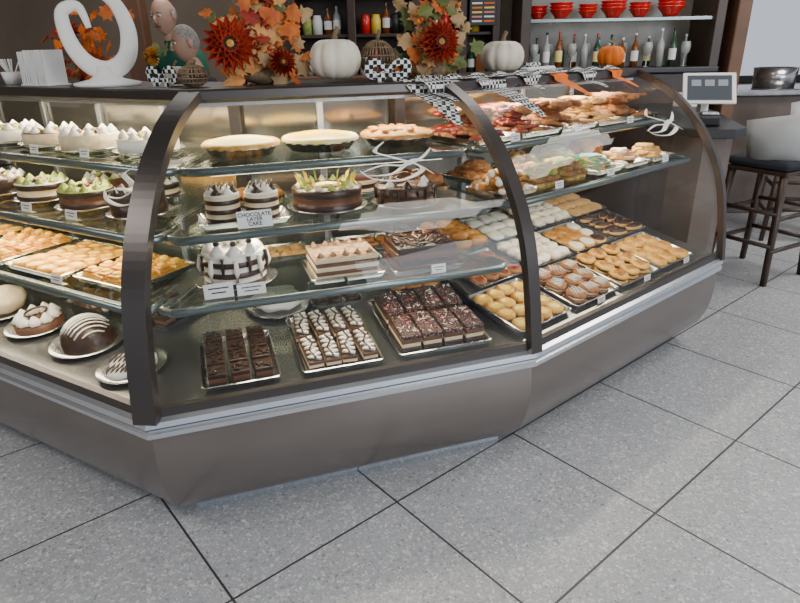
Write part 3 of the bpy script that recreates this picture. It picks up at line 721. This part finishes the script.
cols=[redm,orange,white,black,greenp,yellow,bottle_a,steel,paper,bottle_g,redm,orange]
random.seed(4)
def bottle(b,M,h,r,mat,cap=black,lab=None):
    b.lathe([(.001,0),(r,0),(r,h*.6),(r*.35,h*.76),(r*.33,h*.95)],mat,M,12); b.lathe([(r*.36,h*.93),(r*.36,h),(.001,h)],cap,M,10)
    if lab: b.lathe([(r*1.02,h*.18),(r*1.02,h*.48)],lab,M,12)
b=MB()
for z in (1.241,1.533,1.813):
    x=-.70
    while x<.70:
        if min(abs(x-q) for q in (-.77,-.32,.16,.52,.77))<.075: x+=.03; continue
        t=random.random()
        if t<.35: bottle(b,T(x,5.13,z),random.uniform(.18,.25),.03,random.choice([bottle_a,bottle_c,bottle_g]),black,paper); x+=.07
        elif t<.7: b.lathe([(.001,0),(.036,0),(.038,.10),(.03,.12),(.03,.135),(.001,.135)],random.choice(cols),T(x,5.12,z),12); x+=.08
        else:
            w=random.uniform(.05,.08); h_=random.uniform(.12,.2); b.rbox(w,.10,h_,.004,random.choice(cols),T(x,5.13,z+h_/2+.001)); x+=w+.015
b.obj('jars_and_boxes',hutch)
b=MB(); b.rbox(.20,.02,.30,.004,black,T(0,0,0))
for i in range(9):
    for j in range(2): b.rbox(.075,.004,.012,.001,[paper,orange,yellow,pink][(i+j)%4],T(-.045+.09*j,-.011,.12-.03*i))
b.obj('menu_board',hutch,(.66,4.96,1.72),(0,0,0))
barw=mk('back_tile',(.16,.13,.11),(.22,.19,.16),8,.3)
b=MB()
b.rbox(1.42,.40,1.22,.01,wood,T(1.63,4.95,.61)); b.rbox(1.46,.45,.04,.008,black,T(1.63,4.93,1.24))
b.rbox(1.46,.03,1.7,.005,barw,T(1.63,5.16,2.05))
for x in (.94,2.33): b.rbox(.07,.42,1.8,.006,wood,T(x,4.95,2.15))
for z in (1.585,2.0): b.rbox(1.34,.34,.02,.003,glass_sh,T(1.635,4.95,z))
b.rbox(1.34,.012,.024,.003,edge,T(1.635,4.78,1.585))
bars=b.obj('bar_shelf_unit')
for i,(x,y,s) in enumerate(((1.22,4.88,1.1),(1.42,4.90,.9),(1.60,4.88,1.2),(1.80,4.90,1.0),(2.02,4.88,1.25),(1.08,5.0,.9))):
    b=MB()
    for q in range(3): b.lathe([(.001,.0),(.035,.0),(.045,.02),(.075,.055),(.078,.06),(.07,.055),(.04,.022),(.001,.018)],redm,T(0,0,.022*q,0,0,0,s),24,lambda a,i:1+.03*cos(10*a))
    b.obj('stacked_red_bowls',None,(x,y,1.597))
b=MB(); random.seed(8)
for i in range(26):
    x=1.03+.047*i; y=4.85+.12*(i%2)
    if i%3==0: 
        b.lathe([(.03,0),(.004,.004),(.004,.07),(.03,.10),(.036,.14),(.03,.17)],bottle_c,T(x,y,1.262),12)
    else: bottle(b,T(x,y,1.262),random.uniform(.2,.27),.026,random.choice([bottle_c,bottle_a,bottle_c,bottle_g]),random.choice([black,redm,paper]),random.choice([paper,None,lemon]))
b.obj('liquor_bottles',bars)
b=MB(); b.rbox(.10,.9,3.1,.01,woodm,T(2.50,5.2,1.55)); b.obj('trim_1')
b=MB(); b.rbox(.16,.16,3.1,.01,woodm,T(-2.05,5.3,1.55)); b.obj('trim_2')
b=MB(); b.rbox(.18,.18,3.1,.01,wood,T(-.95,6.2,1.55)); b.obj('trim_3')
b=MB()
def cpoly(off,z):
    base=[(1.38,3.22),(1.50,3.02),(1.64,3.00),(1.73,3.07),(1.92,3.7),(2.14,4.5),(1.75,4.5),(1.40,3.7)]
    cx=sum(p[0] for p in base)/8; cy=sum(p[1] for p in base)/8
    return [(cx+(x-cx)*off,cy+(y-cy)*(1-(1-off)*.6),z) for x,y in base]
b.loft([cpoly(.99,.985),cpoly(1.0,.99),cpoly(1.0,1.022),cpoly(.99,1.028)],black)
b.loft([cpoly(.72,0),cpoly(.72,.985)],taupe)
b.obj('service_counter')
tb=MB(); M=T(0,0,.15,0,-.65); tb.rbox(.28,.012,.20,.006,white,M); tb.rbox(.235,.004,.160,.002,mk('tablet_screen',(.05,.055,.06),rough=.08,emit=(.35,.42,.5),es=.12),M@T(0,-.0065,0))
for i in range(3): tb.rbox(.05,.002,.04,.001,mk('tile_ui',(.3,.33,.36),rough=.3),M@T(-.07+.07*i,-.009,.03))
tb.lathe([(.001,0),(.07,0),(.07,.008),(.02,.014),(.018,.13),(.001,.13)],white,T(0,.04,0),24); tb.obj('tablet_on_stand',None,(1.78,3.62,1.029),(0,0,-.25))
b=MB(); b.rbox(.10,.18,.05,.01,black,T(0,0,.025)); b.rbox(.08,.08,.015,.004,steel,T(0,-.03,.058)); b.obj('card_reader',None,(1.60,3.22,1.029),(0,0,-.3))
b=MB(); b.rbox(.10,.12,.09,.006,white,T(0,0,.045)); b.rbox(.07,.10,.004,.001,redb,T(0,0,.093)); b.obj('napkin_box',None,(1.92,4.2,1.029),(0,0,.2))
b=MB(); b.rbox(2.6,.6,1.0,.01,taupe,T(4.1,5.6,.5)); b.rbox(2.7,.68,.05,.01,steel,T(4.1,5.58,1.03)); b.obj('rear_steel_counter')
b=MB(); b.lathe([(.001,0),(.16,0),(.17,.16),(.15,.16),(.14,.01),(.001,.01)],steel,T(0,0,0),24); b.obj('steel_pot',None,(3.25,5.5,1.056))
b=MB(); b.rbox(.35,.3,.22,.02,black,T(0,0,.11)); b.rbox(.3,.02,.14,.005,steel,T(0,-.15,.12)); b.obj('toaster_oven',None,(3.8,5.55,1.056))
b=MB(); b.rbox(.3,.3,.06,.01,woodm,T(0,0,.03)); b.rbox(.26,.26,.06,.02,gold2,T(0,0,.09)); b.obj('bread_board',None,(4.4,5.55,1.056))
def stool(x,y,rz):
    e=MB()
    H=.69
    for sx,sy in ((-1,-1),(1,-1),(1,1),(-1,1)):
        e.tube([(sx*.20,sy*.20,0),(sx*.165,sy*.165,H)],[.020,.025],wood,None,4)
    for z,q in ((.22,.195),(.42,.185)):
        for a in range(4):
            c=[(-q,-q),(q,-q),(q,q),(-q,q)]; p=c[a];r=c[(a+1)%4]; e.tube([(p[0],p[1],z+.03*(a%2)),(r[0],r[1],z+.03*(a%2))],.014,wood,None,6)
    e.rbox(.38,.38,.03,.01,wood,T(0,0,H)); e.rbox(.40,.40,.06,.028,dark_c,T(0,0,H+.045),True)
    n=16;vs=[];fs=[]
    for i in range(n+1):
        a=-2.0+4.0*i/n; 
        for (r,z) in ((.19,.0),(.215,.12),(.24,.30),(.23,.30),(.205,.12),(.18,.0)):
            hh=z*(.85+.15*cos(a)); vs.append((r*sin(a),r*cos(a),H+.055+hh))
    for i in range(n):
        for j in range(6): k=(j+1)%6; fs.append((i*6+j,i*6+k,(i+1)*6+k,(i+1)*6+j))
    fs.append(tuple(range(6))); fs.append(tuple(n*6+j for j in range(6)))
    e.add(vs,fs,grey_s)
    e.obj('bar_stool',None,(x,y,0),(0,0,rz))
stool(2.36,3.80,pi+.5); stool(3.05,4.6,-1.9)
# ------------------------------------------------------------------ people
def person(nm,x,y,rz,h,shirt,pants,hairm,lean=0,bald=False):
    root=empty(nm,(x,y,0),(0,0,rz)); k=h/1.75
    J={'pel':(0,0,.95),'wst':(0,-.02*lean,1.08),'chs':(0,-.10*lean,1.28),'nck':(0,-.17*lean,1.47),'hd':(0,-.22*lean,1.56),
       'shl':(.17,-.15*lean,1.40),'elb':(.25,-.16*lean-.02,1.12),'wr':(.20,-.16*lean-.24,1.05),'pm':(.19,-.16*lean-.31,1.05),
       'hip':(.09,0,.90),'kn':(.10,-.02,.50),'an':(.10,.03,.09),'toe':(.11,-.12,.04)}
    R={'pel':.135,'wst':.125,'chs':.145,'nck':.058,'hd':.055,'shl':.07,'elb':.045,'wr':.028,'pm':.034,'hip':.09,'kn':.06,'an':.042,'toe':.035}
    vs=[];rad=[];ed=[];ix={}
    def v(n,sx=1):
        key=(n,sx)
        if key not in ix: p=J[n]; ix[key]=len(vs); vs.append((p[0]*sx*k,p[1]*k,p[2]*k)); rad.append(R[n]*k)
        return ix[key]
    for a_,b_ in (('pel','wst'),('wst','chs'),('chs','nck'),('nck','hd')): ed.append((v(a_),v(b_)))
    for sx in (1,-1):
        ch=[v('chs')]+[v(n,sx if J[n][0] else 1) for n in ('shl','elb','wr','pm')]; ed+=list(zip(ch,ch[1:]))
        ch=[v('pel')]+[v(n,sx) for n in ('hip','kn','an','toe')]; ed+=list(zip(ch,ch[1:]))
    me=bpy.data.meshes.new(nm+'_body'); me.from_pydata(vs,ed,[]); o=bpy.data.objects.new('tmp',me); COL.objects.link(o)
    sk_=o.modifiers.new('s','SKIN'); sb=o.modifiers.new('u','SUBSURF'); sb.levels=2; sb.render_levels=2
    for i,sv in enumerate(me.skin_vertices[0].data): sv.radius=(rad[i],rad[i]*(.75 if i in(ix[('pel',1)],ix[('wst',1)],ix[('chs',1)]) else 1)); sv.use_root=(i==0)
    dg=bpy.context.evaluated_depsgraph_get(); dg.update(); m2=bpy.data.meshes.new_from_object(o.evaluated_get(dg)); bpy.data.objects.remove(o)
    m2.materials.clear(); [m2.materials.append(q) for q in (shirt,pants,skin_m,black)]
    for p in m2.polygons:
        c=p.center/k; p.use_smooth=True
        p.material_index=0 if c.z>.94 else (1 if c.z>.10 else 3)
        if c.z>1.475 or (abs(c.x)>.14 and c.y<-.10-.16*lean and c.z<1.2): p.material_index=2
    ob=bpy.data.objects.new('body',m2); COL.objects.link(ob); ob.parent=root
    b=MB()
    for sx in (1,-1):
        px,py,pz=J['pm']; 
        for f in range(4):
            x0=(px+(f-1.5)*.018)*sx; L_=[.07,.078,.073,.058][f]
            b.tube([(x0,py+.0,pz),(x0,py-.03,pz),(x0,py-.03-L_*.5,pz-.01),(x0,py-.03-L_*.85,pz-.035)],[.009,.009,.008,.006],skin_m,Matrix.Scale(k,4),7)
        b.tube([((px-.02)*sx,py+.02,pz),((px-.05)*sx,py-.01,pz-.005),((px-.06)*sx,py-.045,pz-.02)],[.011,.010,.007],skin_m,Matrix.Scale(k,4),7)
    b.obj('hands',root)
    b=MB(); hc=Vector((0,-.24*lean*k-.01,1.635*k)); M=Matrix.Translation(hc)@Matrix.Scale(k,4)@Matrix.Rotation(.25*lean,4,'X')
    n=24;vs=[];fs=[];ms=[]
    rings=18
    for i in range(rings+1):
        ph=-pi/2+pi*i/rings
        for j in range(n):
            a=2*pi*j/n; xx=.074*cos(ph)*cos(a); yy=.095*cos(ph)*sin(a); zz=.118*sin(ph)
            if zz<-.02: f=1-(-zz-.02)*2.2; xx*=f; yy=yy*f-.012*(-zz-.02)*10
            front=-sin(a)
            hairy=(zz>-.045+.095*max(0,front+.35)) and (not bald or zz<.05) and front<(.55 if bald else .99)
            if hairy: xx*=1.05;yy*=1.05;zz=zz*1.03
            vs.append((xx,yy,zz))
    for i in range(rings):
        for j in range(n):
            l=(j+1)%n; fs.append((i*n+j,i*n+l,(i+1)*n+l,(i+1)*n+j))
            c=[sum(vs[q][t] for q in fs[-1])/4 for t in range(3)]; rr_=max(.001,hypot(c[0],c[1])); front=-c[1]/rr_
            hz_=(c[2]>-.045+.095*max(0,front+.35)) and (not bald or c[2]<.05) and front<(.55 if bald else .99)
            ms.append(hairm if hz_ else skin_m)
    b.add(vs,fs,ms,M)
    b.tube([(0,-.088,.018),(0,-.104,-.008),(0,-.112,-.022),(0,-.092,-.030)],[.007,.010,.014,.010],skin_m,M,8)
    for sx in (-1,1):
        b.blob(.013,.008,.008,paper,M@T(sx*.030,-.083,.012),0,1,10,6); b.blob(.006,.004,.006,black,M@T(sx*.030,-.091,.012),0,1,8,5)
        b.tube([(sx*.016,-.090,.032),(sx*.032,-.090,.038),(sx*.05,-.078,.032)],.004,hairm,M,6)
        b.blob(.010,.020,.030,skin_m,M@T(sx*.078,.005,0),.05,1,10,6)
    b.tube([(-.024,-.086,-.055),(0,-.095,-.053),(.024,-.086,-.055)],.004,redb,M,6)
    b.obj('head',root); return root
person('standing_man',-1.56,4.85,-.35,1.78,green_c,dark_c,hair_g,.6,True)
person('grey_haired_man',-1.20,4.15,-.9,1.58,dark_c,dark_c,hair_g,.5,False)
# ------------------------------------------------------------------ lights
def area(name,loc,size,power,target=None,col=(1,1,1),rot=None,parent=None):
    l=bpy.data.lights.new(name,'AREA'); l.shape='RECTANGLE'; l.size=size[0]; l.size_y=size[1]; l.energy=power; l.color=col
    o=bpy.data.objects.new(name,l); COL.objects.link(o); o.location=loc
    if target is not None: o.rotation_euler=(Vector(target)-Vector(loc)).to_track_quat('-Z','Y').to_euler()
    elif rot: o.rotation_euler=rot
    if parent: o.parent=parent
    return o
warm=(1,.86,.64)
for k in 'LMR':
    i=FAC[k][2]
    c0=cor(i,.62,1.25); c1_=cor(i+1,.62,1.25); mid=(c0+c1_)/2; Ln=(c1_-c0).length
    if k=='L': mid=FP('L',-.95,.62,1.25); Ln=1.5
    area('case_light_top_'+k,mid,(Ln*.9,.05),8*Ln,None,warm,(0,0,AN[i]),case)
    for z,d0,d1 in SH[k]:
        m=FP(k,-.95 if k=='L' else (LM/2 if k=='M' else LR/2),d0+.06,z-.03)
        yy=(k=='L' and abs(z-.92)<.01)
        pw={True:9}.get(yy,4.2 if k!='R' else 5.4)
        area('case_light_shelf_'+k,m,(Ln*.85,.03),pw*Ln,None,warm if not yy else (1,.76,.36),(radians(-20),0,AN[i]),case)
    b=MB(); p=cor(i,.63,1.262).lerp(cor(i+1,.63,1.262),.08); q=cor(i,.63,1.262).lerp(cor(i+1,.63,1.262),.92); b.tube([p,q],.010,lamp_w,None,8); b.obj('roof_lamp_'+k,case)
for x,y,p in ((-2.5,.5,55),(1.8,0,60),(-1.5,5,36),(1.2,4.0,26),(3.5,3.5,65)):
    area('added_ceiling_fill',(x,y,3.05),(1.2,1.2),p,None,(1,.96,.91),(0,0,0))  # unseen overhead fill lamps, added because the roofed room needs light
area('daylight_window',(4.5,-2.5,2.3),(3.5,2.2),195,(0.5,2.2,.3),(.86,.93,1))
w=bpy.data.worlds.new('world'); SC.world=w; w.use_nodes=True; bg=w.node_tree.nodes['Background']; bg.inputs[0].default_value=(.82,.89,1,1); bg.inputs[1].default_value=.8
# ------------------------------------------------------------------ camera
cam=bpy.data.cameras.new('camera'); co=bpy.data.objects.new('camera',cam); COL.objects.link(co)
pt_=radians(22.6); ro=radians(1.2)
F=Vector((0,cos(pt_),-sin(pt_)));R0=Vector((1,0,0));D0=Vector((0,-sin(pt_),-cos(pt_)))
Rr=R0*cos(ro)+D0*sin(ro); Dd=-R0*sin(ro)+D0*cos(ro)
mm=Matrix((Rr,-Dd,-F)).transposed().to_4x4(); mm.translation=Vector((0,0,1.416)); co.matrix_world=mm
cam.sensor_width=36; cam.lens=605/800*36; cam.clip_start=.05
SC.camera=co
